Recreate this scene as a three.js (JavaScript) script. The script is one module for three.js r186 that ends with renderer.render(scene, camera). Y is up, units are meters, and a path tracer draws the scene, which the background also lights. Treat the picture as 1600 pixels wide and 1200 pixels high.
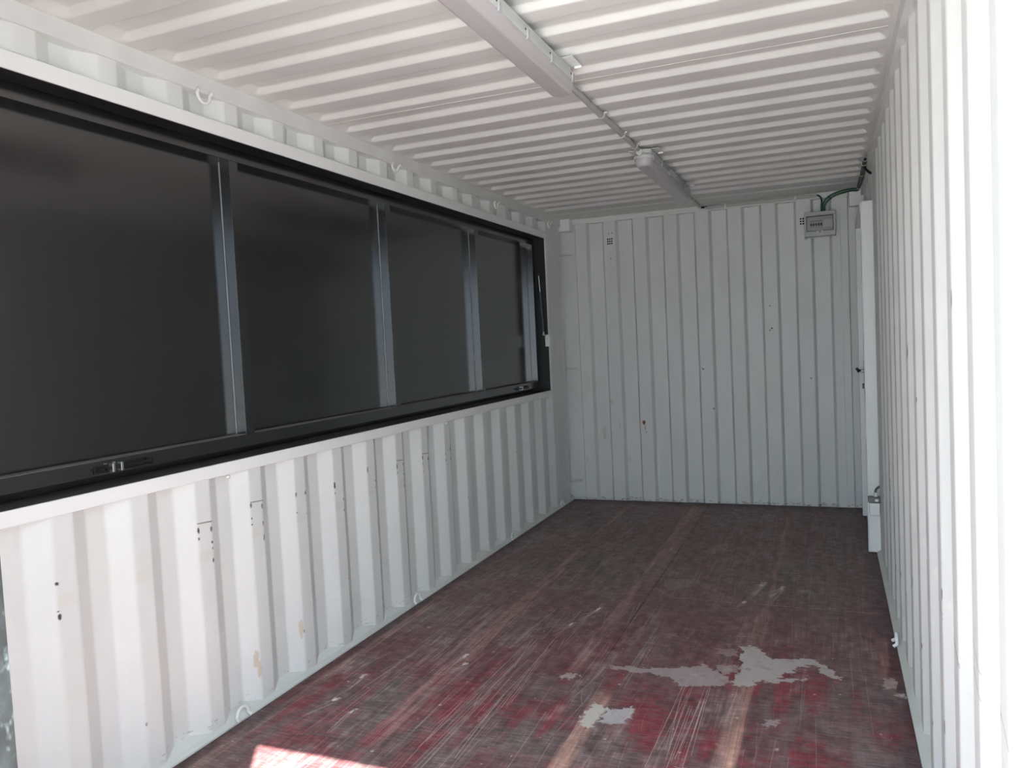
import * as THREE from 'three';
import { RoundedBoxGeometry } from 'three/addons/geometries/RoundedBoxGeometry.js';
import { mergeGeometries } from 'three/addons/utils/BufferGeometryUtils.js';

// ---------------------------------------------------------------- camera, sky, sun, exposure
const scene = new THREE.Scene();
const renderer = new THREE.WebGLRenderer({ antialias: true });
renderer.toneMapping = THREE.LinearToneMapping;
renderer.toneMappingExposure = 3.2;
renderer.shadowMap.enabled = true;

const camera = new THREE.PerspectiveCamera(2 * Math.atan(600 / 1218.3) * 180 / Math.PI, 4 / 3, 0.05, 200);
camera.position.set(2.0993, 1.3762, 6.4374);
camera.rotation.order = 'YXZ';
camera.rotation.set(-0.0513, 0.3893, -0.0486);
scene.add(camera);

scene.background = new THREE.Color().setRGB(1.58, 1.90, 2.20);      // bright hazy daylight
const sun = new THREE.DirectionalLight(new THREE.Color().setRGB(1, 0.96, 0.90), 9);
const SUN = new THREE.Vector3(0.340, 0.777, 0.529).normalize();
sun.position.copy(SUN).multiplyScalar(20).add(new THREE.Vector3(1.2, 0, 4));
sun.target.position.set(1.2, 0, 4);
sun.castShadow = true;
sun.shadow.mapSize.set(4096, 4096);
Object.assign(sun.shadow.camera, { left: -9, right: 9, top: 9, bottom: -9, near: 1, far: 45 });
scene.add(sun, sun.target);

// ---------------------------------------------------------------- helpers
let seed = 20240611;
const rnd = () => { seed = (seed * 1664525 + 1013904223) >>> 0; return seed / 4294967296; };
const rr = (a, b) => a + (b - a) * rnd();
const clamp = (v, a = 0, b = 1) => Math.min(b, Math.max(a, v));
const sstep = (a, b, v) => { const t = clamp((v - a) / (b - a)); return t * t * (3 - 2 * t); };
const mix = (a, b, t) => a + (b - a) * t;
function hash(x, y, s) {
  let h = Math.imul(x, 374761393) ^ Math.imul(y, 668265263) ^ Math.imul(s, 2246822519);
  h = Math.imul(h ^ (h >>> 13), 1274126177); h ^= h >>> 16;
  return (h >>> 0) / 4294967296;
}
function noise(x, y, s = 0) {
  const xi = Math.floor(x), yi = Math.floor(y); let u = x - xi, v = y - yi;
  u = u * u * (3 - 2 * u); v = v * v * (3 - 2 * v);
  const a = hash(xi, yi, s), b = hash(xi + 1, yi, s), c = hash(xi, yi + 1, s), d = hash(xi + 1, yi + 1, s);
  return a + (b - a) * u + (c - a) * v + (a - b - c + d) * u * v;
}
const fbm = (x, y, s, n = 4) => { let a = 0.5, r = 0, t = 0; for (let i = 0; i < n; i++) { r += a * noise(x, y, s + i); t += a; x *= 2.03; y *= 2.03; a *= 0.5; } return r / t; };

const names = new Map();
function numbered(name) { const n = names.get(name) ?? 0; names.set(name, n + 1); return n ? `${name}_${String(n).padStart(3, '0')}` : name; }
function shade(o) { o.traverse((m) => { if (m.isMesh) { m.castShadow = true; m.receiveShadow = true; } }); return o; }
function part(name, geo, mat, parent) {
  const m = new THREE.Mesh(Array.isArray(geo) ? (geo.length > 1 ? mergeGeometries(geo.map((g) => (g.index ? g.toNonIndexed() : g))) : geo[0]) : geo, mat);
  m.name = name; m.castShadow = m.receiveShadow = true; parent.add(m); return m;
}
function struct(name) { const g = new THREE.Group(); g.name = name; g.userData.kind = 'structure'; scene.add(g); return g; }
function thing(name, label, category, pos = [0, 0, 0], group) {
  const g = new THREE.Group(); g.name = numbered(name); g.position.set(...pos); scene.add(g);
  g.userData = { label, category }; if (group) g.userData.group = group; return g;
}
function copy(o, pos, label) {
  const c = o.clone(); c.name = numbered(o.name); c.position.set(...pos); c.userData = { ...o.userData }; if (label) c.userData.label = label; scene.add(c); return c;
}
const box = (x0, x1, y0, y1, z0, z1, r = 0) => {
  const w = x1 - x0, h = y1 - y0, d = z1 - z0;
  const g = r ? new RoundedBoxGeometry(w, h, d, 2, Math.min(r, w / 2.01, h / 2.01, d / 2.01)) : new THREE.BoxGeometry(w, h, d);
  return g.translate((x0 + x1) / 2, (y0 + y1) / 2, (z0 + z1) / 2);
};
function cyl(a, b, r, seg = 12, r2 = r) {
  const A = new THREE.Vector3(...a), B = new THREE.Vector3(...b), d = B.clone().sub(A);
  const g = new THREE.CylinderGeometry(r2, r, d.length(), seg);
  g.applyQuaternion(new THREE.Quaternion().setFromUnitVectors(new THREE.Vector3(0, 1, 0), d.clone().normalize()));
  return g.translate(...A.add(B).multiplyScalar(0.5).toArray());
}
const tube = (pts, r, seg = 40, rad = 8) => new THREE.TubeGeometry(new THREE.CatmullRomCurve3(pts.map((p) => new THREE.Vector3(...p)), false, 'centripetal'), seg, r, rad, false);
// rounds the corners of an open polyline of [a, b] points
function fillet(pts, r, n = 3) {
  const out = [pts[0]];
  for (let i = 1; i < pts.length - 1; i++) {
    const [p, q, s] = [pts[i - 1], pts[i], pts[i + 1]].map((v) => new THREE.Vector2(...v));
    const a = p.clone().sub(q), b = s.clone().sub(q), k = Math.min(r, a.length() * 0.45, b.length() * 0.45);
    a.setLength(k).add(q); b.setLength(k).add(q);
    for (let j = 0; j <= n; j++) { const t = j / n; out.push([mix(mix(a.x, q.x, t), mix(q.x, b.x, t), t), mix(mix(a.y, q.y, t), mix(q.y, b.y, t), t)]); }
  }
  out.push(pts[pts.length - 1]); return out;
}
// a folded steel sheet: polyline in a plane, given a thickness and drawn out along the third axis
function sheet(profile, off, len, place) {
  const back = profile.map(([a, b]) => [a + off[0], b + off[1]]).reverse();
  const s = new THREE.Shape([...profile, ...back].map((p) => new THREE.Vector2(...p)));
  const g = new THREE.ExtrudeGeometry(s, { depth: len, bevelEnabled: false, steps: 1 });
  const p = g.attributes.position;
  for (let i = 0; i < p.count; i++) p.setXYZ(i, ...place(p.getX(i), p.getY(i), p.getZ(i)));
  g.computeVertexNormals(); return g;
}
const flip = (g) => { const p = g.attributes; for (const k of Object.keys(p)) { const a = p[k], n = a.itemSize; for (let i = 0; i < a.count; i += 3) for (let c = 0; c < n; c++) { const t = a.array[(i + 1) * n + c]; a.array[(i + 1) * n + c] = a.array[(i + 2) * n + c]; a.array[(i + 2) * n + c] = t; } } g.computeVertexNormals(); return g; };
function uvs(g, f) { const p = g.attributes.position, a = new Float32Array(p.count * 2); for (let i = 0; i < p.count; i++) { const [u, v] = f(p.getX(i), p.getY(i), p.getZ(i)); a[2 * i] = u; a[2 * i + 1] = v; } g.setAttribute('uv', new THREE.BufferAttribute(a, 2)); return g; }
function plan(w, l, r) {                                              // rounded rectangle in x-z, drawn as a Shape in x-y
  const s = new THREE.Shape(), a = w / 2, b = l / 2;
  s.moveTo(-a + r, -b); s.lineTo(a - r, -b); s.absarc(a - r, -b + r, r, -Math.PI / 2, 0); s.lineTo(a, b - r); s.absarc(a - r, b - r, r, 0, Math.PI / 2);
  s.lineTo(-a + r, b); s.absarc(-a + r, b - r, r, Math.PI / 2, Math.PI); s.lineTo(-a, -b + r); s.absarc(-a + r, -b + r, r, Math.PI, 1.5 * Math.PI); return s;
}
function canvasTexture(w, h, draw, srgb = true) {
  const c = document.createElement('canvas'); c.width = w; c.height = h; const x = c.getContext('2d'); draw(x, w, h);
  const t = new THREE.CanvasTexture(c); if (srgb) t.colorSpace = THREE.SRGBColorSpace; t.wrapS = t.wrapT = THREE.RepeatWrapping; t.anisotropy = 8; return t;
}
const std = (r, g, b, rough, extra = {}) => new THREE.MeshStandardMaterial({ color: new THREE.Color().setRGB(r, g, b), roughness: rough, ...extra });
const phy = (r, g, b, rough, extra = {}) => new THREE.MeshPhysicalMaterial({ color: new THREE.Color().setRGB(r, g, b), roughness: rough, ...extra });

// ---------------------------------------------------------------- dimensions of the container (metres, z = 0 at the far wall)
const W = 2.33, H = 2.407, L = 5.80, PITCH = 0.277;
const CL = -0.008, CR = 2.352;                                        // inner faces of the side wall folds
const DOOR_X = 1.145;                                                 // free edge of the closed left rear door

// ---------------------------------------------------------------- materials
const PAINT = [0.82, 0.83, 0.815];
const paintMap = canvasTexture(512, 512, (x, w, h) => {               // sprayed paint, tileable: very slight cloudiness
  const im = x.createImageData(w, h);
  for (let j = 0; j < h; j++) for (let i = 0; i < w; i++) {
    const a = i / w * Math.PI * 2, b = j / h * Math.PI * 2;
    const n = fbm(Math.cos(a) * 2 + 7, Math.sin(a) * 2 + Math.cos(b) * 2 + 9, 3, 4) * 0.5 + fbm(Math.sin(b) * 2 + 4, Math.cos(a) * 1.5 + 3, 9, 4) * 0.5;
    const v = 246 + (n - 0.5) * 22, k = (j * w + i) * 4; im.data[k] = v; im.data[k + 1] = v; im.data[k + 2] = v - 2; im.data[k + 3] = 255;
  }
  x.putImageData(im, 0, 0);
});
const white = std(...PAINT, 0.5, { map: paintMap });
const ceilingPaint = std(0.83, 0.82, 0.805, 0.55, { map: paintMap });
const frameWhite = std(0.86, 0.865, 0.85, 0.42);
const weldWhite = std(0.78, 0.78, 0.75, 0.45);
const black = phy(0.006, 0.0065, 0.0075, 0.17, { ior: 2.05 });
const blackMatt = std(0.012, 0.012, 0.013, 0.5), sillBlack = std(0.05, 0.05, 0.052, 0.6);
const deepBlack = std(0.006, 0.006, 0.006, 0.8);
const chrome = std(0.62, 0.62, 0.60, 0.25, { metalness: 1 });
const zinc = std(0.55, 0.56, 0.55, 0.38, { metalness: 1 });
const pvc = std(0.50, 0.50, 0.47, 0.45);
const darkPvc = std(0.035, 0.034, 0.030, 0.5);
const greyBox = std(0.50, 0.51, 0.52, 0.4);
const greyDark = std(0.16, 0.165, 0.165, 0.4);
const plasticWhite = std(0.80, 0.80, 0.76, 0.4);
const green = std(0.006, 0.085, 0.042, 0.4);
const lampHousing = std(0.60, 0.62, 0.60, 0.4);
const lampLens = phy(0.54, 0.505, 0.515, 0.3, { clearcoat: 0.3, clearcoatRoughness: 0.2 });
const doorPaint = std(0.80, 0.82, 0.79, 0.42);
const rubber = std(1, 1, 1, 0.6, { map: canvasTexture(256, 1024, (x, w, h) => {
  const im = x.createImageData(w, h);
  for (let j = 0; j < h; j++) for (let i = 0; i < w; i++) {
    const n = fbm(i / 22, j / 30, 51, 5), m = fbm(i / 9, j / 14, 77, 4), k = (j * w + i) * 4;
    let v = 14 + n * 52 + (m > 0.62 ? (m - 0.62) * 300 : 0); im.data[k] = v * 0.93; im.data[k + 1] = v; im.data[k + 2] = v * 1.02; im.data[k + 3] = 255;
  }
  x.putImageData(im, 0, 0);
}) });

// marks on the walls: paint chips on the fold edges, scuffs, pale patches, painted sun glints, a rust spot. Canvas in metres through px()
const CHIP = 'rgba(58,52,50,', GREYCHIP = 'rgba(120,116,112,';
function paintBase(x, w, h) {
  x.fillStyle = 'rgb(246,246,244)'; x.fillRect(0, 0, w, h);
  for (let i = 0; i < 1200; i++) { x.fillStyle = `rgba(${rnd() > 0.5 ? '255,255,252' : '226,226,222'},${rr(0.02, 0.06)})`; const s = rr(20, 90); x.beginPath(); x.ellipse(rnd() * w, rnd() * h, s * 0.5, s, 0, 0, 7); x.fill(); }
}
function blob(x, cx, cy, rx, ry, style) {
  x.fillStyle = style; x.beginPath();
  for (let i = 0; i < 14; i++) { const a = i / 14 * Math.PI * 2, k = rr(0.6, 1.15); x[i ? 'lineTo' : 'moveTo'](cx + Math.cos(a) * rx * k, cy + Math.sin(a) * ry * k); }
  x.fill();
}
const leftMap = canvasTexture(2048, 512, (x, w, h) => {               // u: z 0..5.8, v: y 0..1
  paintBase(x, w, h); const X = (z) => z / 5.8 * w, Y = (y) => (1 - y) * h, M = w / 5.8;
  for (let k = 2; k < 19; k++) {
    const c = 0.444 + PITCH * k, e = [c - 0.069, c - 0.001];
    const top = 0.797 + rr(-0.015, 0.015), heavy = k > 6 && k < 15;
    if (k > 8) x.fillStyle = 'rgba(240,236,228,0.55)', x.fillRect(X(e[0]), Y(top - 0.10), 0.068 * M, 0.04 * h);
    if (heavy && (k > 12 || rnd() > 0.5)) { x.strokeStyle = CHIP + '0.85)'; x.lineWidth = 1.3; x.beginPath(); x.moveTo(X(e[0] - 0.004), Y(top - 0.002)); x.lineTo(X(e[1]), Y(top + 0.004)); x.stroke(); }
    const chips = [[0, 0.028, 2, 5], [0, 0.085, 1.5, 3], [0, 0.105, 1, 2], [0, 0.142, 1.2, 6], [1, 0.018, 1.9, 7], [1, 0.05, 1, 3], [1, 0.088, 1.3, 2]];
    if (heavy) for (const [sd, dy, rx, ry] of chips) { if (rnd() < 0.8) blob(x, X(e[sd] + (sd ? -0.003 : 0.003)), Y(top - dy + rr(-0.01, 0.01)), rx * rr(0.7, 1.2), ry * rr(0.7, 1.3), CHIP + rr(0.65, 0.95) + ')'); }
    else if (k === 16) { blob(x, X(e[1] - 0.003), Y(0.742), 2, 3, CHIP + '0.9)'); blob(x, X(e[1] - 0.004), Y(0.642), 2, 5, CHIP + '0.9)'); blob(x, X(e[1]), Y(0.66), 1, 1.5, CHIP + '0.8)'); }
    else if (rnd() < 0.6) blob(x, X(e[1]), Y(rr(0.4, 0.75)), 1, rr(2, 4), CHIP + '0.6)');
    if (rnd() > 0.5) blob(x, X(e[rnd() > 0.5 ? 0 : 1]), Y(rr(0.1, 0.4)), 1.2, rr(2, 6), GREYCHIP + '0.7)');
  }
  for (const [z, y] of [[4.06, 0.19], [4.05, 0.15], [3.78, 0.21]]) blob(x, X(z), Y(y), 4, rr(10, 22), 'rgba(206,176,140,0.45)');
  x.fillStyle = 'rgba(188,168,140,0.25)'; for (let i = 0; i < 240; i++) { const z = rr(0, 5.8); blob(x, X(z), Y(rr(0.03, 0.07)), rr(1, 5), rr(0.5, 1.5), 'rgba(150,130,110,0.35)'); }
});
const rightMap = canvasTexture(2048, 1024, (x, w, h) => {             // u: z 0..5.8, v: y 0..2.4
  paintBase(x, w, h); const X = (z) => z / 5.8 * w, Y = (y) => (1 - y / 2.4) * h, M = w / 5.8;
  for (let k = 4; k < 18; k++) {
    const c = 0.563 + PITCH * k;                                       // larger-z edge of a fold
    for (let n = 0; n < 5; n++) if (rnd() < 0.45) blob(x, X(c - (rnd() > 0.5 ? 0.002 : 0.066)), Y(rr(0.15, 0.75) + (rnd() > 0.75 ? rr(0.3, 1.3) : 0)), rr(0.8, 2), rr(2, 12), CHIP + rr(0.35, 0.8) + ')');
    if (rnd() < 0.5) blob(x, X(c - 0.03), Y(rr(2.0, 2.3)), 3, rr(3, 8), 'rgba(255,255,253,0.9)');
  }
  x.lineWidth = 1.2;
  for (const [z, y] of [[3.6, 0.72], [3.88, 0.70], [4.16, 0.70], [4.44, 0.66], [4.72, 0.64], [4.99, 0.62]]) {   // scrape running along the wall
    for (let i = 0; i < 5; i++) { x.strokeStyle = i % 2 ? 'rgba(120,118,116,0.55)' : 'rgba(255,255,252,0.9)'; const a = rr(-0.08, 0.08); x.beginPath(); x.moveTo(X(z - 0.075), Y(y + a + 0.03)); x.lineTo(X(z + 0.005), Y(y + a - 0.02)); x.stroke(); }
    blob(x, X(z + 0.05), Y(y - 0.05), 12, 9, 'rgba(255,253,246,0.8)');  // bright patch painted in for a reflected sunlight glint
  }
});
const farMap = canvasTexture(1024, 1024, (x, w, h) => {               // u: x 0..2.4, v: y 0..2.4
  paintBase(x, w, h); const X = (v) => v / 2.4 * w, Y = (y) => (1 - y / 2.4) * h;
  blob(x, X(0.635), Y(0.665), 6, 11, 'rgba(168,92,40,0.9)'); blob(x, X(0.640), Y(0.665), 3, 7, 'rgba(120,60,24,0.9)'); blob(x, X(0.645), Y(0.62), 3, 11, 'rgba(190,150,100,0.5)'); blob(x, X(0.655), Y(0.585), 2, 5, 'rgba(150,130,100,0.6)');
  for (const [a, b, r] of [[1.212, 0.775, 2.4], [1.137, 1.10, 2.6], [1.145, 1.095, 1.6], [1.678, 1.40, 3], [1.664, 1.385, 2.2], [1.67, 1.575, 2.2], [0.40, 2.26, 3], [0.43, 2.265, 3], [0.41, 2.05, 3], [1.955, 1.0, 2]]) blob(x, X(a), Y(b), r, r * 1.2, b > 2 ? GREYCHIP + '0.5)' : CHIP + '0.9)');
  for (let i = 0; i < 6; i++) blob(x, X(rr(0.1, 0.5)), Y(rr(0.2, 0.9)), rr(3, 8), rr(10, 26), 'rgba(205,190,160,0.28)');
  for (let i = 0; i < 120; i++) blob(x, X(rr(0, 2.4)), Y(rr(0.0, 0.02)), rr(2, 7), rr(1, 3), 'rgba(150,125,105,0.45)');
});
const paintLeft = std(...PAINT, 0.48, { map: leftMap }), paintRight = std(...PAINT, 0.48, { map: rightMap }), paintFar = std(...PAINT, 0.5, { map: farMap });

// ---------------------------------------------------------------- floor: worn red-brown film-faced plywood
function floorTexture(w, h, z0, z1) {
  return canvasTexture(w, h, (x) => {
    const im = x.createImageData(w, h), d = im.data;
    for (let j = 0; j < h; j++) {
      const z = z1 - (j + 0.5) / h * (z1 - z0), near = sstep(1.9, 3.6, z);
      for (let i = 0; i < w; i++) {
        const X = (i + 0.5) / w * W;
        const grain = noise(X * 220, z * 9, 1) * 0.6 + noise(X * 90, z * 3.5, 2) * 0.4;       // wear along the container
        const weave = noise(X * 26, z * 170, 3) * 0.6 + noise(X * 60, z * 320, 4) * 0.4;      // rough-sawn veneer across it
        const big = fbm(X * 2.2, z * 1.5, 11, 4), mid = fbm(X * 7, z * 4.2, 21, 4), fine = fbm(X * 34, z * 22, 31, 3);
        const t = grain * 0.45 + weave * 0.55;
        // sRGB tones
        let r = mix(108, 150, t) + (big - 0.5) * 36, g = mix(92, 134, t) + (big - 0.5) * 28, b = mix(90, 131, t) + (big - 0.5) * 28;
        // where the red film is still on
        const streak = fbm(X * 26, z * 2.6, 111, 4), cross = noise(X * 9, z * 90, 121) * 0.5 + noise(X * 30, z * 210, 122) * 0.5;
        const film = clamp(sstep(0.36, 0.62, big * 0.45 + mid * 0.3 + streak * 0.25 + near * 0.10 - 0.03) * mix(0.45, 0.9, near) + (cross - 0.5) * 0.3);
        const hot = sstep(0.50, 0.68, mid * 0.42 + streak * 0.33 + cross * 0.25 + near * 0.05) * sstep(4.6, 4.1, z) * sstep(2.7, 4.0, z + (X - 0.9) * 0.35);
        r = mix(r, mix(114, 142, hot), film); g = mix(g, mix(78, 60, hot), film); b = mix(b, mix(80, 69, hot), film);
        const smear = sstep(0.52, 0.74, fbm(X * 9 + z, z * 2.2, 81, 4) * 0.6 + grain * 0.25 + fine * 0.15) * mix(0.25, 0.6, near);   // dusty smears
        r = mix(r, 172, smear); g = mix(g, 156, smear); b = mix(b, 154, smear);
        const seamLine = sstep(0.006, 0.001, Math.abs(z - 2.391 - (noise(X * 3, 1, 91) - 0.5) * 0.003)) * sstep(0.25, 0.6, noise(X * 12, 5, 92)); r = mix(r, 190, seamLine * 0.7); g = mix(g, 160, seamLine * 0.7); b = mix(b, 154, seamLine * 0.7);
        // scuffed grey bands
        const band = sstep(0.3, 0, Math.abs(X - 0.42 - 0.05 * Math.sin(z * 2))) * sstep(0.42, 0.62, grain * 0.5 + fbm(X * 5, z * 1.3, 41, 3) * 0.5) * near;
        r = mix(r, 176, band * 0.5); g = mix(g, 160, band * 0.5); b = mix(b, 158, band * 0.5);
        // rubbed stripes down to the wood
        const stripe = (c, half, za, zb, strength, cut) => { const q = Math.abs(X - c + (noise(z * 5, c * 9, 61) - 0.5) * 0.012) / half; return q > 1.6 ? 0 : sstep(1.25, 0.7, q + (grain - 0.5) * 0.5) * sstep(za - 0.05, za + 0.1, z) * sstep(zb + 0.1, zb - 0.05, z) * strength * sstep(cut - 0.2, cut + 0.15, fbm(X * 30, z * 3, 71, 3)); };
        let s = Math.max(stripe(1.755, 0.034, 2.45, 2.95, 0.75, 0.35), stripe(1.752, 0.036, 3.3, 6, 1, 0.2), stripe(1.25, 0.035, 3.55, 6, 0.85, 0.36), stripe(0.075, 0.024, 2.4, 6, 0.7, 0.42), stripe(2.27, 0.025, 2.68, 3.3, 0.55, 0.45), stripe(0.565, 0.05, 2.0, 3.2, 0.55, 0.45), stripe(1.78, 0.016, 0.4, 2.4, 0.4, 0.4), stripe(0.53, 0.02, 0.1, 2.1, 0.4, 0.4));
        s *= clamp(0.55 + (streak - 0.35) * 1.6); r = mix(r, mix(170, 232, grain), s); g = mix(g, mix(126, 192, grain), s); b = mix(b, mix(112, 176, grain), s);
        s = Math.max(stripe(1.07, 0.03, 0.1, 3.4, 0.6, 0.42), stripe(0.56, 0.04, 3.1, 6, 0.55, 0.4), stripe(1.10, 0.05, 0.1, 2.2, 0.35, 0.35));
        r = mix(r, mix(158, 202, grain), s); g = mix(g, mix(116, 166, grain), s); b = mix(b, mix(114, 160, grain), s);
        // darker towards the walls
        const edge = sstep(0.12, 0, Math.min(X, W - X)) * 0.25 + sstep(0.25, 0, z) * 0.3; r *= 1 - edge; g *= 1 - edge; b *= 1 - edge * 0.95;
        const sp = (weave - 0.5) * mix(18, 36, near) + (fine - 0.5) * 44 + (noise(X * 300, z * 300, 95) - 0.5) * 16, k = (j * w + i) * 4;
        d[k] = r + sp; d[k + 1] = g + sp * 0.85; d[k + 2] = b + sp * 0.85; d[k + 3] = 255;
      }
    }
    x.putImageData(im, 0, 0);
    const sx = w / W, sz = h / (z1 - z0), PX = (v) => v * sx, PZ = (v) => (z1 - v) * sz;
    x.lineCap = 'round';
    // fine scratches, nearly along the container
    const scratch = (X, z, len, lean, wd, a, tone = '222,200,192') => { x.strokeStyle = `rgba(${tone},${a})`; x.lineWidth = wd; x.beginPath(); x.moveTo(PX(X), PZ(z)); x.quadraticCurveTo(PX(X + lean * 0.35), PZ(z + len * 0.5), PX(X + lean), PZ(z + len)); x.stroke(); };
    for (let i = 0; i < 520; i++) { const z = rr(z0, z1), n = sstep(1.6, 3.4, z); scratch(rr(0.05, W - 0.1), z, rr(0.05, 0.5), rr(-0.02, 0.02), rr(0.8, 2), rr(0.12, 0.5) * mix(0.4, 1, n)); }
    for (let i = 0; i < 26; i++) scratch(rr(0.72, 0.90), rr(3.1, 3.8), rr(0.3, 0.9), rr(-0.03, 0.04), rr(1.2, 2.4), rr(0.5, 0.9));
    for (let i = 0; i < 14; i++) scratch(rr(1.52, 1.63), rr(3.3, 3.6), rr(0.25, 0.7), rr(-0.03, 0.03), rr(1.2, 2.4), rr(0.45, 0.85));
    for (let i = 0; i < 10; i++) scratch(rr(1.28, 1.36), rr(2.7, 3.3), rr(0.2, 0.5), rr(-0.02, 0.0), rr(1, 2.4), rr(0.3, 0.6));
    for (let i = 0; i < 110; i++) scratch(rr(0.15, 1.25), rr(2.5, 4.0), rr(0.1, 0.6), rr(-0.04, 0.03), rr(1.2, 4), rr(0.15, 0.5), '214,202,198');
    // drag marks that begin in a pale dab
    for (const [X, z, e, f] of [[0.975, 2.64, -0.055, 0.2], [0.91, 2.865, -0.06, 0.17], [1.73, 2.02, -0.075, 0.3], [1.662, 2.36, -0.03, 0.1], [1.836, 2.07, -0.06, 0.22], [0.366, 3.966, 0.013, 0.17], [0.226, 3.68, 0.012, 0.17], [0.248, 3.9, -0.05, 0.15], [0.56, 3.36, -0.02, 0.18], [0.60, 3.46, -0.03, 0.1]]) {
      if (z < z0 - 0.4 || z > z1) continue;
      const nf = sstep(1.4, 2.6, z) * 0.5 + 0.5;
      for (let i = 0; i < 16; i++) scratch(X + rr(-0.014, 0.014), z + rr(-0.01, 0.05), f * rr(0.2, 1), e * rr(0.6, 1.1), rr(1, 4), rr(0.08, 0.34) * nf, '232,224,220');
      for (let i = 0; i < 7; i++) { const t = rr(0, 0.25); blob(x, PX(X + e * t + rr(-0.008, 0.008)), PZ(z + f * t), rr(0.003, 0.010) * sx, rr(0.006, 0.018) * sz, `rgba(240,236,232,${rr(0.3, 0.75) * nf})`); }
    }
    for (let i = 0; i < 260; i++) { const z = rr(z0, z1); blob(x, PX(rr(0.05, W - 0.05)), PZ(z), rr(0.002, 0.008) * sx, rr(0.002, 0.009) * sz, `rgba(232,226,222,${rr(0.2, 0.7) * mix(0.4, 1, sstep(1.8, 3, z))})`); }
    // grey paint that spilled and was trodden flat
    const spill = (pts, tone, a = 0.92) => {
      x.fillStyle = `rgba(${tone},${a})`; x.beginPath(); let first = true;
      pts.forEach(([ax, az], i) => {
        const [bx, bz] = pts[(i + 1) % pts.length], n = 24;
        for (let q = 0; q < n; q++) { const t = q / n, X = mix(ax, bx, t) + (noise(i * 7.3 + t * 5, pts.length, 131) - 0.5) * 0.03 + (rnd() - 0.5) * 0.014, z = mix(az, bz, t) + (noise(i * 7.3 + t * 6, pts.length, 132) - 0.5) * 0.026 + (rnd() - 0.5) * 0.009; x[first ? 'moveTo' : 'lineTo'](PX(X), PZ(z)); first = false; }
      });
      x.closePath(); x.save(); x.fill(); x.clip();
      const cx = pts.reduce((q, p) => q + p[0], 0) / pts.length, cz = pts.reduce((q, p) => q + p[1], 0) / pts.length;
      for (let i = 0; i < 60; i++) blob(x, PX(cx + rr(-0.3, 0.3)), PZ(cz + rr(-0.2, 0.2)), rr(0.004, 0.03) * sx, rr(0.004, 0.02) * sz, rnd() > 0.45 ? `rgba(120,104,102,${rr(0.08, 0.3)})` : `rgba(228,224,216,${rr(0.06, 0.2)})`);
      for (let i = 0; i < 50; i++) { const X = cx + rr(-0.3, 0.3), z = cz + rr(-0.2, 0.2); x.strokeStyle = `rgba(118,96,94,${rr(0.1, 0.45)})`; x.lineWidth = rr(0.6, 1.6); x.beginPath(); x.moveTo(PX(X), PZ(z)); x.lineTo(PX(X + (rnd() > 0.4 ? rr(-0.01, 0.01) : rr(-0.06, 0.06))), PZ(z + rr(0.01, 0.07))); x.stroke(); }
      x.restore();
    };
    if (z1 > 3) {
      spill([[1.70, 2.965], [1.745, 2.934], [1.80, 2.98], [1.842, 3.075], [1.923, 3.055], [1.985, 3.03], [2.023, 3.061], [2.107, 3.174], [2.089, 3.202], [2.048, 3.175], [2.005, 3.09], [1.974, 3.092], [1.928, 3.177], [1.882, 3.23], [1.862, 3.28], [1.796, 3.30], [1.777, 3.358], [1.724, 3.373], [1.70, 3.33], [1.733, 3.216]], '200,194,190');
      spill([[1.825, 3.284], [1.90, 3.25], [1.978, 3.226], [1.979, 3.252], [1.90, 3.28], [1.838, 3.303]], '196,190,187');
      spill([[1.204, 3.323], [1.315, 3.30], [1.374, 3.292], [1.482, 3.27], [1.573, 3.20], [1.65, 3.27], [1.70, 3.33], [1.66, 3.39], [1.607, 3.40], [1.512, 3.43], [1.48, 3.367], [1.391, 3.344], [1.246, 3.353]], '188,178,176', 0.8);
      spill([[1.60, 3.02], [1.68, 3.0], [1.70, 3.08], [1.64, 3.1]], '188,180,177', 0.5);
      spill([[1.62, 3.20], [1.71, 3.17], [1.72, 3.25], [1.65, 3.28]], '188,180,177', 0.6);
      spill([[1.218, 3.781], [1.237, 3.656], [1.291, 3.694], [1.29, 3.77], [1.28, 3.849], [1.241, 3.836]], '214,210,202');
      spill([[1.291, 3.694], [1.384, 3.653], [1.382, 3.694], [1.403, 3.732], [1.376, 3.79], [1.295, 3.80]], '200,196,196');
      spill([[1.025, 3.488], [1.059, 3.422], [1.113, 3.439], [1.076, 3.497]], '202,194,190', 0.85);
      spill([[1.60, 4.02], [1.72, 4.0], [1.73, 4.06], [1.62, 4.07]], '192,184,182', 0.8);
      spill([[1.85, 3.62], [1.90, 3.60], [1.89, 3.66], [1.85, 3.68]], '210,202,198', 0.6);
      spill([[2.25, 3.15], [2.30, 3.14], [2.30, 3.24], [2.25, 3.25]], '218,200,190', 0.6);
      spill([[2.29, 3.28], [2.325, 3.27], [2.325, 3.30], [2.30, 3.30]], '238,230,224', 0.7);
      spill([[1.33, 2.9], [1.40, 2.88], [1.42, 2.93], [1.36, 2.95]], '182,162,160', 0.4);
    }
    if (z0 < 2.3) { spill([[1.19, 2.1], [1.33, 2.05], [1.36, 2.2], [1.24, 2.3]], '162,154,148', 0.35); spill([[1.90, 2.12], [1.97, 2.10], [1.98, 2.16], [1.91, 2.17]], '170,160,154', 0.5); }
  });
}
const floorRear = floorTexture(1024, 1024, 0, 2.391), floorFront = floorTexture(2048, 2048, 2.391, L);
const ply = [std(1, 1, 1, 0.62, { map: floorRear }), std(1, 1, 1, 0.62, { map: floorFront })];

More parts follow.
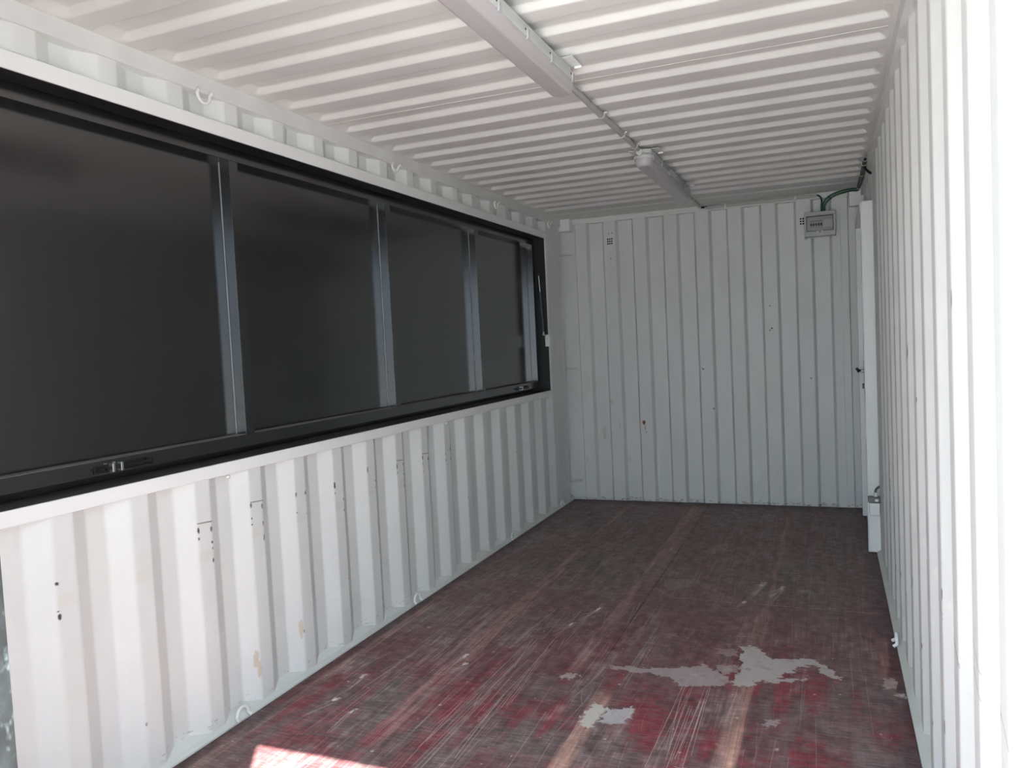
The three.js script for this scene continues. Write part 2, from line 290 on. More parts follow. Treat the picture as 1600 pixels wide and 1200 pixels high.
// ---------------------------------------------------------------- setting: ground, floor
const ground = part('ground', box(-30, 32, -0.35, -0.16, -30, 40), std(0.50, 0.49, 0.47, 0.9), scene); ground.userData.kind = 'structure';

const floor = struct('floor');
const SEAM = 2.391, MIDX = 1.165, GAP = 0.0006;
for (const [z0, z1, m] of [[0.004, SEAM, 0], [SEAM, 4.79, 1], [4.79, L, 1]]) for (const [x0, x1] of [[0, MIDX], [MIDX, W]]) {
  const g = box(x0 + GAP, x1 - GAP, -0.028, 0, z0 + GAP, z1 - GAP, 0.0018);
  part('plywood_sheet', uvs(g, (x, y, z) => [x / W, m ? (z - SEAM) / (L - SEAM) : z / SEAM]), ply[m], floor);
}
part('bearer_plate', box(-0.1, 2.46, -0.16, -0.028, -0.1, L + 0.06), std(0.05, 0.035, 0.033, 0.9), floor);

// ---------------------------------------------------------------- walls of folded steel
const sideProfile = (zEdges, zFrom, zTo, crest, out, flatTo) => {     // zEdges: larger-z edge of each fold; returns [[z, x]]
  const pts = [[flatTo ?? zFrom, crest]];
  for (const c of zEdges) if (c - 0.07 > zFrom && c + 0.068 < zTo) pts.push([c - 0.07 - 0.068, crest + out], [c - 0.07, crest], [c, crest], [c + 0.068, crest + out]);
  return pts;
};
const foldsL = Array.from({ length: 19 }, (_, k) => 0.444 + PITCH * k), foldsR = Array.from({ length: 19 }, (_, k) => 0.563 + PITCH * k);
function sideWall(folds, crest, out, y0, y1, zFrom, zTo, startFlat, map) {
  let pts = [];
  if (startFlat !== null) pts.push([startFlat, crest]);
  const use = folds.filter((c) => c - 0.07 >= zFrom && c <= zTo);
  use.forEach((c, i) => { if (i || startFlat === null) pts.push([c - 0.138, crest + out]); pts.push([c - 0.07, crest], [c, crest], [c + 0.068, crest + out]); });
  if (startFlat !== null) pts.splice(1, 1);                            // the first fold runs on into the flat strip
  pts = pts.filter(([z]) => z < zTo + 0.1); pts.push([Math.max(zTo, pts[pts.length - 1][0] + 0.002), crest + out]);
  const g = sheet(fillet(pts, 0.007), [0, Math.sign(out) * 0.002], y1 - y0, (a, b, c) => [b, y0 + c, a]);
  return uvs(out < 0 ? g : g, map);
}
const uvL = (x, y, z) => [z / 5.8, y], uvR = (x, y, z) => [z / 5.8, y / 2.4];
const wallLeft = struct('wall_left');
part('corrugated_sheet', sideWall(foldsL, CL, -0.036, 0.018, 0.965, 0.37, 5.76, 0.1, uvL), paintLeft, wallLeft);
part('corrugated_sheet', sideWall(foldsL, CL, -0.036, 2.235, 2.372, 0.37, 5.76, 0.1, (x, y, z) => [z * 0.4, y * 0.4]), white, wallLeft);
part('flat_strip', box(CL - 0.003, CL + 0.0005, 0.018, 2.372, 0.1, 0.440), white, wallLeft);
part('weld_bead', cyl([CL + 0.001, 0.02, 0.101], [CL + 0.001, 2.35, 0.101], 0.0035, 6), weldWhite, wallLeft);
part('light_block_skin', box(-0.22, -0.19, -0.16, 2.52, -0.12, L + 0.06), white, wallLeft);  // added unseen shell behind the wall, keeps outside light out

const wallRight = struct('wall_right');
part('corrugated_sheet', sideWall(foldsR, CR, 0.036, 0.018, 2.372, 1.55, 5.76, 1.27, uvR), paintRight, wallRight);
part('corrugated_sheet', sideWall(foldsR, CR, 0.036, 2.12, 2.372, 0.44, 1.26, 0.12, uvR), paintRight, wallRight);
part('flat_strip', box(CR, CR + 0.003, 0.018, 2.14, 0.03, 0.37), white, wallRight);
part('light_block_skin', box(2.50, 2.53, -0.16, 2.52, -0.12, L + 0.06), white, wallRight);  // same added light-blocking shell on this side

// bottom rails with their sloping ledge, top rails, at both sides
const bar = (pts, z0, z1) => { const g = new THREE.ExtrudeGeometry(new THREE.Shape(pts.map((p) => new THREE.Vector2(...p))), { depth: z1 - z0, bevelEnabled: false }); return g.translate(0, 0, z0); };
const railPaint = std(0.76, 0.785, 0.755, 0.55, { map: paintMap });
for (const [side, mx] of [['left', (x) => x], ['right', (x) => W - x]]) {
  const trim = struct(side === 'left' ? 'trim_1' : 'trim_2');
  const k = side === 'left' ? [[0, -0.1], [0, 0.006], [-0.008, 0.024], [-0.06, 0.05], [-0.10, 0.05], [-0.10, -0.1]] : [[W, -0.1], [W + 0.10, -0.1], [W + 0.10, 0.05], [W + 0.07, 0.05], [W + 0.02, 0.022], [W, 0.006]];
  part('bottom_rail', bar(k, 0, L), railPaint, trim);
  const t = side === 'left' ? [[0.002, 2.346], [0.002, 2.52], [-0.10, 2.52], [-0.10, 2.346]] : [[W + 0.004, 2.346], [W + 0.10, 2.346], [W + 0.10, 2.52], [W + 0.004, 2.52]];
  part('top_rail', bar(t, 0, L), white, trim);
}

const wallFar = struct('wall_far');
{
  const FP = 0.2545, pts = [[-0.09, -0.022], [0.098, -0.022], [0.106, 0]];
  for (let k = 0; k < 8; k++) { const a = 0.2025 + FP * k; if (k === 7) break; pts.push([a, 0], [a + 0.018, -0.0456], [a + 0.1325, -0.0456], [a + 0.1505, 0]); }
  pts.push([1.984, 0], [2.002, -0.0456], [2.112, -0.0456], [2.13, 0], [2.189, 0], [2.191, 0.003], [2.243, 0.003], [2.245, -0.035], [2.45, -0.035]);
  const clean = pts.filter((p, i) => i === 0 || p[0] > pts[i - 1][0] + 1e-6);
  const g = sheet(fillet(clean, 0.004, 2), [0, -0.002], 2.40, (a, b, c) => [a, c - 0.01, b]);
  part('corrugated_sheet', uvs(flip(g), (x, y) => [x / 2.4, y / 2.4]), paintFar, wallFar);
  part('header_beam', box(0.085, 2.25, 2.362, 2.44, -0.10, 0.0045, 0.003), white, wallFar);
  part('corner_fitting', box(-0.03, 0.085, 2.305, 2.42, -0.02, 0.08, 0.004), frameWhite, wallFar);
  part('corner_fitting', box(2.255, 2.40, 2.275, 2.42, -0.02, 0.06, 0.004), frameWhite, wallFar);
  part('corner_post', box(-0.09, -0.055, -0.05, 2.4, -0.06, 0.10), white, wallFar);
  part('light_block_skin', box(-0.22, 2.53, -0.16, 2.52, -0.14, -0.11), white, wallFar);  // added shell behind the far wall, stops light leaking in
}

// ---------------------------------------------------------------- ceiling: stamped roof sheets, each its own piece
const ceiling = struct('ceiling');
{
  const P = 0.209, DEP = 0.022, RUN = 0.020, line = [[-1, 0]];         // folds: [z, height above the lower flats]
  for (let k = -5; k < 19; k++) { const c = 1.592 + P * k; line.push([c - RUN / 2, 0], [c + RUN / 2, DEP], [c + P / 2 - RUN / 2, DEP], [c + P / 2 + RUN / 2, 0]); }
  line.push([7, 0]);
  const fold = fillet(line, 0.005, 2);
  const seams = [0.345, 1.286, 2.331, 3.400, 4.42, 5.465, L + 0.05];
  const xs = [-0.02]; for (let i = 0; i <= 10; i++) xs.push(0.005 + 0.055 * i / 10); for (let i = 1; i < 6; i++) xs.push(mix(0.06, 2.27, i / 6)); for (let i = 0; i <= 8; i++) xs.push(2.275 + 0.05 * i / 8); xs.push(2.35);
  const ramp = (x) => sstep(0.008, 0.055, x) * sstep(2.322, 2.285, x);
  const at = (z) => { for (let i = 1; i < fold.length; i++) if (fold[i][0] >= z) { const [a, b] = [fold[i - 1], fold[i]]; return mix(a[1], b[1], (z - a[0]) / (b[0] - a[0])); } return 0; };
  const panel = (z0, z1, low) => {
    const zs = [z0, ...fold.map((p) => p[0]).filter((z) => z > z0 + 1e-4 && z < z1 - 1e-4), z1];
    const pos = [], uv = [], idx = [], nx = xs.length, nz = zs.length;
    for (const side of [0, 1]) for (const z of zs) for (const x of xs) { pos.push(x, H + low + (side ? 0.003 : 0) + at(z) * ramp(x), z); uv.push(x * 0.4, z * 0.4); }
    for (const side of [0, 1]) for (let j = 0; j < nz - 1; j++) for (let i = 0; i < nx - 1; i++) { const a = side * nx * nz + j * nx + i, b = a + 1, c = a + nx, d = c + 1; if (side) idx.push(a, c, b, b, c, d); else idx.push(a, b, c, b, d, c); }
    let g = new THREE.BufferGeometry(); g.setAttribute('position', new THREE.Float32BufferAttribute(pos, 3)); g.setAttribute('uv', new THREE.Float32BufferAttribute(uv, 2)); g.setIndex(idx); g = g.toNonIndexed(); g.computeVertexNormals(); return g;
  };
  part('front_plate', box(-0.02, 2.35, H - 0.002, H + 0.004, -0.05, seams[0] + 0.012), ceilingPaint, ceiling);
  for (let i = 0; i < seams.length - 1; i++) part('roof_sheet', panel(seams[i], seams[i + 1], i % 2 ? 0.0005 : 0), ceilingPaint, ceiling);
  for (const z of seams.slice(0, -1)) {                                // thin wandering weld beads on the joints
    const pts = []; for (let i = 0; i <= 24; i++) pts.push([0.03 + i / 24 * 2.28, H + (z < 0.5 ? -0.005 : at(z) * ramp(0.03 + i / 24 * 2.28)), z + (noise(i * 0.7, z * 9, 5) - 0.5) * 0.006 + (z > 3 && z < 4 ? 0.03 * (0.5 - i / 24) : 0)]);
    part('weld_bead', tube(pts, 0.0015, 48, 5), ceilingPaint, ceiling);
  }
  part('light_block_roof', box(-0.22, 2.53, 2.49, 2.52, -0.14, L + 0.06), white, ceiling);  // added unseen lid over the roof sheets to block light
}

// ---------------------------------------------------------------- rear end: closed left door, header, posts, sill (the right door stands open out of sight)
{
  const rear = struct('wall_rear');
  part('header_beam', box(-0.2, 2.51, 2.28, 2.52, L - 0.06, L + 0.06), white, rear);
  part('corner_post', box(2.36, 2.51, -0.16, 2.3, L - 0.02, L + 0.08), white, rear);
  part('corner_post', box(-0.2, -0.02, -0.16, 2.3, L - 0.02, L + 0.08), white, rear);
  part('sill', box(-0.2, 2.51, -0.16, -0.002, L, L + 0.1), railPaint, rear);
  const d = struct('door_1');
  part('door_panel', box(-0.03, DOOR_X - 0.004, 0.0, 2.285, L + 0.002, L + 0.05), white, d);
  const g = box(DOOR_X - 0.006, DOOR_X, 0.0, 2.285, L, L + 0.052, 0.001);
  part('rubber_gasket', uvs(g, (x, y, z) => [(z - L) * 4, y * 0.8]), rubber, d);
}

// ---------------------------------------------------------------- serving window: white frame, black lining, four-panel hatch
const WT = 2.207, WB = 0.987, WZ0 = 0.5, WZ1 = 5.22;
{
  const win = struct('window_1');
  part('frame_top', box(-0.05, 0.003, WT, WT + 0.053, WZ0 - 0.042, WZ1 + 0.05, 0.003), frameWhite, win);
  part('frame_sill', box(-0.05, 0.003, WB - 0.047, WB, WZ0 - 0.042, WZ1 + 0.05, 0.003), frameWhite, win);
  part('frame_jamb', box(-0.05, 0.003, WB, WT, WZ0 - 0.042, WZ0, 0.003), frameWhite, win);
  part('frame_jamb', box(-0.05, 0.003, WB, WT, WZ1, WZ1 + 0.05, 0.003), frameWhite, win);
  part('lining', [box(-0.19, -0.0005, WT - 0.002, WT + 0.01, WZ0, WZ1), box(-0.19, -0.0005, WB, WT, WZ0 - 0.01, WZ0 + 0.002), box(-0.19, -0.0005, WB, WT, WZ1 - 0.002, WZ1 + 0.01)], blackMatt, win);
  part('sill_lining', [box(-0.19, -0.0005, WB - 0.01, WB + 0.002, WZ0, WZ1)], sillBlack, win);
  for (const z of [4.164, 2.37, 0.581]) part('fixing_bolt', new THREE.SphereGeometry(0.008, 12, 8).scale(1, 0.8, 1).translate(0.001, WB - 0.056, z), frameWhite, win);
  part('strut_bracket', box(-0.028, 0.010, 1.342, 1.437, WZ0 - 0.052, WZ0 + 0.004, 0.003), frameWhite, win);
}
const sealant = phy(0.22, 0.25, 0.27, 0.3, { ior: 1.6 });
const hatch = thing('serving_hatch', 'long black metal hatch of four flat panels closing the opening in the left wall', 'hatch', [-0.08, WB, 0]);
{
  const y0 = 0.030, y1 = WT - WB - 0.003, zA = WZ0 + 0.03, zB = WZ1 - 0.03, T = 0.05;
  part('top_rail', box(-T, 0, y1 - 0.05, y1, zA, zB, 0.0015), black, hatch);
  part('bottom_rail', box(-T, 0, y0, y0 + 0.049, zA, zB, 0.0015), black, hatch);
  part('pale_ledge', box(-T, -0.001, y0 + 0.049, y0 + 0.0503, zA + 0.045, zB - 0.05), std(0.17, 0.17, 0.17, 0.6), hatch);  // paler grey strip along the top of the bottom rail
  const edges = [zA + 0.045, 1.650, 2.787, 3.958, zB];                 // face of each upright that looks at the door end
  edges.forEach((z, i) => part('stile', box(-T, 0, y0 + 0.049, y1 - 0.05, z - (i ? 0.05 : 0.045), z, 0.0015), black, hatch));
  for (let i = 0; i < 4; i++) part('panel', box(-T - 0.003, -T, 0.0025, y1, edges[i] - 0.025, edges[i + 1] - 0.027), black, hatch);
  for (let i = 1; i < 4; i++) part('sealant_bead', cyl([-T + 0.001, y0 + 0.05, edges[i] + 0.001], [-T + 0.001, y1 - 0.052, edges[i] + 0.001], 0.0032, 8), sealant, hatch);
  for (const z of [4.59, 0.975]) {                                     // slide bolts on the bottom rail
    const b = part('slide_bolt', box(0, 0.004, y0 + 0.008, y0 + 0.034, z - 0.12, z + 0.075, 0.0015), blackMatt, hatch);
    b.userData.label = 'black slide bolt with two bright keepers';
    part('bolt_bar', [cyl([0.012, y0 + 0.021, z - 0.15], [0.012, y0 + 0.021, z + 0.07], 0.006, 10), cyl([0.012, y0 + 0.021, z + 0.045], [0.032, y0 + 0.021, z + 0.045], 0.004, 8), box(0.0, 0.012, y0 + 0.01, y0 + 0.032, z - 0.152, z - 0.132, 0.002)], blackMatt, b);
    for (const q of [-0.018, 0.015]) part('keeper', box(0.002, 0.021, y0 + 0.007, y0 + 0.036, z + q - 0.005, z + q + 0.005, 0.002), zinc, b);
  }
}
{
  const s = thing('gas_strut', 'slim dark gas strut at the far end of the black hatch', 'gas strut', [-0.03, 1.44, 0.528]);
  part('cylinder', cyl([0, 0.02, 0], [-0.012, 0.34, 0.004], 0.008, 14), std(0.05, 0.05, 0.052, 0.35), s);
  part('rod', cyl([-0.012, 0.34, 0.004], [-0.018, 0.47, 0.006], 0.004, 10), chrome, s);
  part('ball_joint', [new THREE.SphereGeometry(0.010, 12, 8), cyl([0, 0, 0], [0, 0.022, 0], 0.006, 8), cyl([0, 0, 0], [0.01, -0.01, -0.02], 0.005, 8)], zinc, s);
  part('end_fitting', [new THREE.SphereGeometry(0.008, 12, 8).translate(-0.018, 0.475, 0.006), cyl([-0.018, 0.475, 0.006], [-0.045, 0.478, -0.022], 0.004, 8)], blackMatt, s);
}

// ---------------------------------------------------------------- lashing rings
function lashingRing(pos, up, label, group) {
  const g = thing('lashing_ring', label, 'lashing ring', pos, group);
  const R = 0.030, r = 0.0062;
  const ring = new THREE.TorusGeometry(R, r, 10, 24, Math.PI).rotateY(Math.PI / 2).rotateX(up > 0 ? 0 : Math.PI);
  part('ring', [ring.toNonIndexed(), new THREE.SphereGeometry(r, 8, 6).translate(0, 0, R).toNonIndexed(), new THREE.SphereGeometry(r, 8, 6).translate(0, 0, -R).toNonIndexed()], frameWhite, g);
  const s = pos[0] > 1 ? -1 : 1;
  for (const q of [-R, R]) part('weld_foot', cyl([-s * 0.004, 0, q], [s * 0.014, -up * 0.013, q * 1.12], 0.0062, 8, 0.0075), weldWhite, g);
  return g;
}
const G1 = 'lashing rings along the foot of the left wall', G2 = 'lashing rings along the top of the left wall';
[[4.175, 'white lashing ring at the floor nearest the sunlit patch, left wall'], [2.823, 'white lashing ring at the floor, second from the sunlit patch, left wall'], [1.447, 'small white lashing ring at the floor below the far hatch panel'], [0.354, 'tiny white lashing ring at the floor beside the far left corner']].forEach(([z, l]) => lashingRing([0.004, 0.026, z], 1, l, G1));
[[4.163, 'white lashing ring hanging above the nearest hatch panel, under the top rail'], [2.805, 'white lashing ring hanging above the second hatch upright, under the top rail'], [1.465, 'small white lashing ring hanging above the far hatch panel, under the top rail'], [0.374, 'tiny white lashing ring hanging in the far left top corner']].forEach(([z, l]) => lashingRing([0.006, 2.338, z], -1, l, G2));
lashingRing([W - 0.002, 0.026, 2.80], 1, 'white lashing ring at the floor against the right wall');

// lashing bars in the far left corner
[[2.098, 'short lashing bar in the far left corner, topmost of three'], [1.137, 'short lashing bar in the far left corner, middle of three'], [0.164, 'short lashing bar in the far left corner, lowest of three']].forEach(([y, l]) => {
  const t = thing('lashing_bar', l, 'lashing bar', [-0.028, y, 0.045], 'lashing bars in the corner post');
  part('bar', tube([[0, 0, 0.01], [0.03, 0.001, 0.012], [0.07, 0.0, 0.004], [0.102, 0.002, -0.046]], 0.0055, 20, 8), white, t);
});

// ---------------------------------------------------------------- weatherproof batten lamps (off)
const LAMPX = 1.187;
function makeLamp(pos, label) {
  const t = thing('batten_lamp', label, 'ceiling lamp', pos, 'batten lamps in line along the ceiling');
  const LEN = 1.27, lay = (g, y) => g.rotateX(-Math.PI / 2).translate(0, y, -LEN / 2);    // Shape x-y becomes x-z
  part('housing', [lay(new THREE.ExtrudeGeometry(plan(0.070, LEN - 0.05, 0.030), { depth: 0.030, bevelThickness: 0.006, bevelSize: 0.010, bevelSegments: 3, curveSegments: 10 }), 0.012), lay(new THREE.ExtrudeGeometry(plan(0.098, LEN - 0.006, 0.046), { depth: 0.012, bevelThickness: 0.002, bevelSize: 0.003, bevelSegments: 2, curveSegments: 12 }), 0.0)], lampHousing, t);
  part('diffuser', lay(new THREE.ExtrudeGeometry(plan(0.056, LEN - 0.046, 0.027), { depth: 0.014, bevelThickness: 0.032, bevelSize: 0.020, bevelSegments: 8, curveSegments: 14 }), -0.014), lampLens, t);
  for (const s of [-1, 1]) for (let i = 0; i < 6; i++) {
    const z = -0.055 - i * (LEN - 0.11) / 5, x = s * 0.053;
    const c = part('clip', [box(x - 0.003, x + 0.003, -0.010, 0.022, z - 0.011, z + 0.011, 0.0015), box(x - s * 0.010 - 0.004, x - s * 0.010 + 0.008 * (s > 0 ? 1 : 0.5), -0.012, -0.007, z - 0.009, z + 0.009, 0.001)], greyBox, t);
    part('clip_hole', cyl([x, 0.014, z + 0.024], [x + s * 0.0012, 0.014, z + 0.024], 0.004, 8), deepBlack, c);
  }
  for (const [a, b] of [[-0.005, 0.012], [-LEN + 0.005, -LEN - 0.012]]) part('entry_gland', cyl([-0.012, 0.027, a], [-0.012, 0.027, b], 0.017, 16), lampHousing, t);
  for (const z of [-0.10, -LEN + 0.10]) part('bracket', [box(-0.085, 0.085, 0.048, 0.051, z - 0.055, z + 0.055, 0.001), box(0.058, 0.085, 0.040, 0.050, z - 0.055, z - 0.052), box(-0.03, 0.03, 0.043, 0.049, z - 0.05, z + 0.05)], frameWhite, t);
  return t;
}
const lampY = 2.346;
const lampA = makeLamp([LAMPX, lampY, 3.545 + 1.27], 'white batten ceiling lamp with pinkish grey cover, nearer one, cut by picture edge');
copy(lampA, [LAMPX, lampY, 2.215], 'white batten ceiling lamp with pinkish grey cover, farther one, wholly in view');

// ---------------------------------------------------------------- conduits and cables
function saddle(x, y, z, axis, parent, mat = plasticWhite, r = 0.0145) {   // half ring over the pipe with two ears; axis 'z' or 'x'
  const ring = new THREE.TorusGeometry(r, 0.0022, 6, 16, Math.PI).rotateZ(Math.PI).scale(1, 1, 2.2);
  const ears = [-1, 1].flatMap((s) => [box(s * (r + 0.006) - 0.008, s * (r + 0.006) + 0.008, 0.008, 0.0115, -0.005, 0.005).toNonIndexed(), new THREE.SphereGeometry(0.004, 8, 6).translate(s * (r + 0.008), 0.007, 0).toNonIndexed(), box(s * r - 0.002, s * r + 0.002, 0, 0.012, -0.005, 0.005).toNonIndexed()]);
  const g = mergeGeometries([ring.toNonIndexed(), ...ears]);
  if (axis === 'x') g.applyMatrix4(new THREE.Matrix4().makeBasis(new THREE.Vector3(0, 1, 0), new THREE.Vector3(0, 0, -1), new THREE.Vector3(-1, 0, 0)));
  return part('saddle_clip', g.translate(x, y, z), mat, parent);
}
const pipe = (a, b, r, ri) => { const c = [a, b].map((v) => new THREE.Vector3(...v)); return [cyl(a, b, r, 16).toNonIndexed()]; };
const CX = 1.168, CY = 2.388, CRAD = 0.0125;
{
  let t = thing('conduit_pipe', 'grey conduit pipe on the ceiling between the two lamps', 'conduit', [CX, CY, 3.0]);
  part('pipe', pipe([0, 0, -0.80], [0, 0, 0.53], CRAD), pvc, t);
  for (const z of [-0.05, -0.43, -0.70, 0.45]) saddle(0, 0, z, 'z', t);
  t = thing('conduit_pipe', 'grey conduit pipe on the ceiling from far lamp to far wall', 'conduit', [CX, CY, 0.5]);
  part('pipe', pipe([0, 0, -0.44], [0, 0, 0.42], CRAD), pvc, t);
  for (const z of [-0.38, -0.06, 0.25]) saddle(0, 0, z, 'z', t);
  t = thing('cable_bend', 'short black cable bend joining two conduits above the far wall', 'cable', [CX, CY, 0.03]);
  part('cable', tube([[0, 0, 0.035], [0.002, 0, 0.006], [0.02, 0, -0.006], [0.05, 0, -0.006]], 0.008, 20, 8), deepBlack, t);
  t = thing('conduit_pipe', 'grey conduit pipe across the top of the far wall', 'conduit', [1.6, 2.385, 0.019]);
  part('pipe', pipe([-0.40, 0.0, 0], [0.432, 0.0, 0], CRAD), pvc, t);
  for (const x of [-0.24, 0.28]) saddle(x, 0, 0, 'x', t);
  t = thing('conduit_pipe', 'dark open-ended conduit pipe in the top right corner', 'conduit', [2.315, 2.372, 0.7]);
  part('pipe', [...pipe([0.004, 0, 0.02], [-0.002, 0.0, -0.50], 0.0125), ...pipe([0.004, 0, 0.56], [0.004, 0, 0.02], 0.0125)], darkPvc, t);
  part('pipe_mouth', [new THREE.TorusGeometry(0.0115, 0.0022, 8, 20).translate(0.004, 0, 0.561)], pvc, t);
  part('pipe_bore', cyl([0.004, 0, 0.5605], [0.004, 0, 0.5625], 0.0105, 16), deepBlack, t);
  for (const z of [0.44, 0.08, -0.42]) saddle(0.002, 0, z, 'z', t);
  t = thing('cable_stub', 'short black cable hooking from the corner conduit to the right wall', 'cable', [2.318, 2.36, 1.13]);
  part('cable', tube([[0, 0.004, -0.01], [0.008, -0.022, 0.01], [0.022, -0.045, 0.03], [0.036, -0.058, 0.04]], 0.007, 20, 8), deepBlack, t);
}

// ---------------------------------------------------------------- distribution box on the far wall
{
  const t = thing('distribution_box', 'grey plastic distribution box with clear window and five breakers on far wall', 'fuse box', [2.049, 2.162, 0.003]);
  const w = 0.110, h = 0.088;
  part('body', box(-w, w, -h, h, 0, 0.075, 0.006), greyBox, t);
  const bez = part('cover', [box(-w, w, 0.062, h + 0.004, 0.07, 0.10, 0.006), box(-w, w, -h - 0.004, -0.052, 0.07, 0.10, 0.006), box(-w, -w + 0.016, -0.06, 0.07, 0.07, 0.096, 0.004), box(w - 0.016, w, -0.06, 0.07, 0.07, 0.096, 0.004)], greyBox, t);
  const ridgeGrey = std(0.55, 0.56, 0.57, 0.3); for (const [y, r] of [[0.072, 0.005], [-0.075, 0.004]]) part('ridge', cyl([-w + 0.006, y, 0.0975], [w - 0.006, y, 0.0975], r, 10), ridgeGrey, bez);
  part('face_plate', box(-0.093, 0.093, -0.052, 0.062, 0.072, 0.078), std(0.62, 0.62, 0.60, 0.5), t);
  const strip = canvasTexture(128, 16, (x, a, b) => { x.fillStyle = '#b8b6b0'; x.fillRect(0, 0, a, b); x.fillStyle = '#55524e'; for (let i = 0; i < 5; i++) for (let k = 0; k < 3; k++) x.fillRect(6 + i * 24 + k * 6, 5 + (k % 2), 4, 4); });
  part('circuit_strip', box(-0.068, 0.02, 0.020, 0.030, 0.078, 0.0785), std(1, 1, 1, 0.6, { map: strip }), t);
  for (let i = 0; i < 5; i++) {
    const x = -0.062 + i * 0.0178, b = part('breaker', [box(x - 0.0085, x + 0.0085, -0.020, 0.018, 0.076, 0.084, 0.001), box(x - 0.008, x + 0.008, -0.030, -0.022, 0.076, 0.081, 0.001)], std(0.60, 0.60, 0.58, 0.5), t);
    part('toggle', box(x - 0.0055, x + 0.0065, -0.012, 0.006, 0.084, 0.091, 0.001), std(0.03, 0.03, 0.03, 0.4), b);
  }
  part('blanking_plate', box(0.024, 0.091, -0.027, 0.030, 0.077, 0.083, 0.001), plasticWhite, t);
  part('window_frame', [box(-0.094, -0.090, -0.052, 0.060, 0.078, 0.096), box(0.090, 0.094, -0.052, 0.060, 0.078, 0.096), box(-0.094, 0.094, 0.057, 0.061, 0.078, 0.096), box(-0.094, 0.094, -0.053, -0.050, 0.078, 0.096)], std(0.06, 0.06, 0.06, 0.4), t);
  part('window', box(-0.0905, 0.0905, -0.0505, 0.0575, 0.0935, 0.0945), phy(0.9, 0.9, 0.9, 0.05, { transmission: 1, thickness: 0, ior: 1.45 }), t);
  const l = part('latch', box(-0.026, 0.026, -0.086, -0.050, 0.096, 0.104, 0.003), std(0.55, 0.55, 0.54, 0.4), t);
  part('latch_grip', box(-0.006, 0.006, -0.066, -0.056, 0.104, 0.107, 0.001), greyDark, l);
  for (const x of [-0.1, -0.06]) part('mounting_foot', box(x - 0.012, x + 0.012, -h - 0.012, -h + 0.004, 0.0, 0.01, 0.002), greyBox, t);
  part('cable_gland', box(-0.012, 0.062, h - 0.002, h + 0.008, 0.02, 0.06, 0.004), greyDark, t);
}
{
  const wires = [
    ['green cable curving from the fuse box to the far wall conduit', [[2.062, 2.255, 0.045], [2.064, 2.30, 0.045], [2.066, 2.335, 0.042], [2.058, 2.368, 0.032], [2.040, 2.384, 0.022], [2.026, 2.385, 0.019]], 0.0065],
    [null, [[2.074, 2.255, 0.045], [2.073, 2.30, 0.046], [2.095, 2.345, 0.046], [2.140, 2.376, 0.05], [2.20, 2.392, 0.062], [2.262, 2.392, 0.11], [2.304, 2.380, 0.17], [2.313, 2.373, 0.21]], 0.0062],
    [null, [[2.086, 2.255, 0.045], [2.084, 2.29, 0.05], [2.108, 2.332, 0.054], [2.155, 2.362, 0.058], [2.215, 2.377, 0.07], [2.27, 2.378, 0.112], [2.308, 2.366, 0.165], [2.314, 2.368, 0.21]], 0.0062],
  ];
  const one = thing('green_cable', wires[0][0], 'cable', wires[0][1][0]), pair = thing('green_cable', 'two green cables tied together, arching from the fuse box to the corner conduit', 'cable', wires[1][1][0]);
  wires.forEach(([, p, r], i) => { const t = i ? pair : one; part(i ? 'strand' : 'cable', tube(p.map((q) => [q[0] - t.position.x, q[1] - t.position.y, q[2] - t.position.z]), r, 50, 8), green, t); });
  part('cable_tie', new THREE.TorusGeometry(0.013, 0.0025, 6, 18).scale(1, 1.2, 1).rotateY(Math.PI / 2).rotateZ(0.7).translate(2.122 - pair.position.x, 2.355 - pair.position.y, 0.050 - pair.position.z), deepBlack, pair);
}

// ---------------------------------------------------------------- ventilation holes through the far wall
function vent(cx, cy, label, cols) {
  const t = thing('air_vent', label, 'air vent', [cx, cy, 0.0002], 'vents of small holes in the far wall');
  for (let i = 0; i < cols; i++) for (let j = -1; j < 2; j++) part('vent_hole', cyl([(i - 1) * 0.017, j * 0.019, -0.0012], [(i - 1) * 0.017, j * 0.019, 0.0010], 0.0068, 14), deepBlack, t);
  return t;
}
vent(0.408, 2.195, 'square air vent of nine black holes at the left of the far wall', 3);
vent(1.93, 2.205, 'air vent of black holes half hidden behind the grey fuse box', 2);

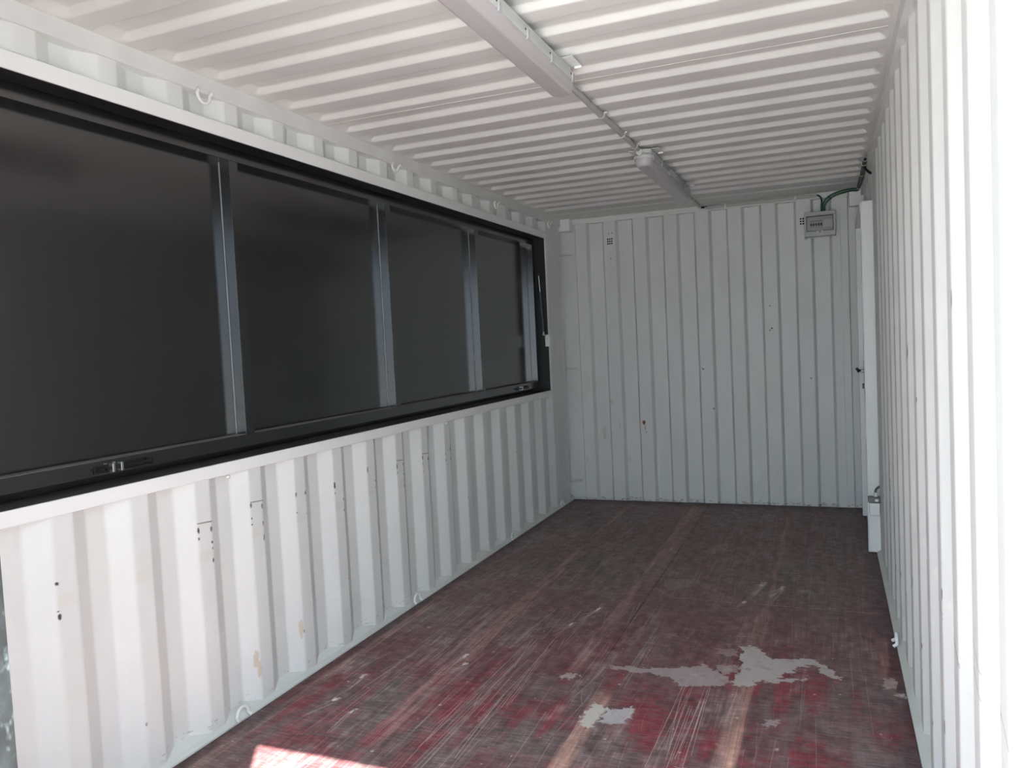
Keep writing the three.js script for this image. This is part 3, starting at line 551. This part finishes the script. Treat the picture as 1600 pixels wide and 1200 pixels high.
// ---------------------------------------------------------------- side door near the far end of the right wall
{
  const d = struct('door_2'); const z0 = 0.40, z1 = 1.25, top = 2.066, xi = 2.283;
  part('frame_jamb', box(2.290, 2.40, 0.012, 2.130, z1 - 0.055, z1, 0.003), doorPaint, d);
  part('frame_lip', box(2.2865, 2.292, 0.012, 2.11, z1 - 0.060, z1 - 0.002, 0.001), doorPaint, d);
  part('frame_jamb', box(xi, 2.40, 0.028, top + 0.05, z0 - 0.05, z0, 0.003), doorPaint, d);
  part('frame_head', box(xi, 2.40, top, top + 0.062, z0 - 0.05, z1 - 0.02, 0.003), doorPaint, d);
  part('threshold', box(2.31, 2.40, 0.006, 0.03, z0 - 0.05, z1), zinc, d);
  part('door_leaf', box(2.318, 2.36, 0.034, top - 0.004, z0 + 0.002, z1 - 0.057, 0.002), doorPaint, d);
  const hd = part('door_handle', [box(2.310, 2.319, 0.90, 1.14, z0 + 0.045, z0 + 0.085, 0.004), cyl([2.319, 1.068, z0 + 0.065], [2.292, 1.068, z0 + 0.065], 0.010, 14)], chrome, d);
  part('lever', [cyl([2.300, 1.066, z0 + 0.065], [2.262, 1.084, z0 + 0.065], 0.007, 10), cyl([2.268, 1.084, z0 + 0.060], [2.272, 1.074, z0 + 0.19], 0.009, 12), new THREE.SphereGeometry(0.010, 12, 8).translate(2.268, 1.083, z0 + 0.062)], deepBlack, hd);
  part('lock_cylinder', [cyl([2.319, 0.972, z0 + 0.065], [2.299, 0.972, z0 + 0.065], 0.009, 14), box(2.299, 2.318, 0.945, 0.97, z0 + 0.060, z0 + 0.070, 0.002)], std(0.10, 0.09, 0.08, 0.4, { metalness: 0.8 }), hd);
}
{
  const t = thing('cable_trunking', 'short white cable trunking standing at the floor by the side door', 'trunking', [2.318, 0.004, 1.272]);
  part('channel', box(-0.035, 0.034, 0.0, 0.335, -0.021, 0.014, 0.002), plasticWhite, t);
  part('channel_cover', box(-0.029, 0.034, 0.002, 0.333, 0.012, 0.020, 0.003), frameWhite, t);
  const s = thing('junction_box', 'small white junction box with grey rim on top of the trunking', 'junction box', [2.318, 0.262, 1.316]);
  part('body', box(-0.026, 0.029, -0.012, 0.060, -0.023, 0.052, 0.003), frameWhite, s);
  part('back_plate', box(-0.033, 0.036, -0.03, 0.064, -0.0235, -0.012, 0.003), frameWhite, s);
  part('grey_rim', box(-0.033, 0.036, 0.062, 0.092, -0.02, 0.050, 0.004), greyDark, s);
  part('window_tab', box(0.004, 0.022, 0.070, 0.084, 0.049, 0.052, 0.001), plasticWhite, s);
  part('gland', [cyl([0.010, 0.09, 0.004], [0.010, 0.116, 0.004], 0.013, 14, 0.009)], plasticWhite, s);
  const c = thing('grey_cable', 'short dark grey cable rising from the junction box into the wall', 'cable', [2.328, 0.374, 1.32]);
  part('cable', tube([[0, 0, 0], [0.001, 0.018, 0], [0.012, 0.032, -0.004], [0.032, 0.044, -0.01], [0.05, 0.052, -0.015]], 0.0065, 24, 8), std(0.10, 0.10, 0.10, 0.5), c);
}

scene.traverse((o) => { if (o.isMesh) { o.castShadow = true; o.receiveShadow = true; } });
renderer.render(scene, camera);
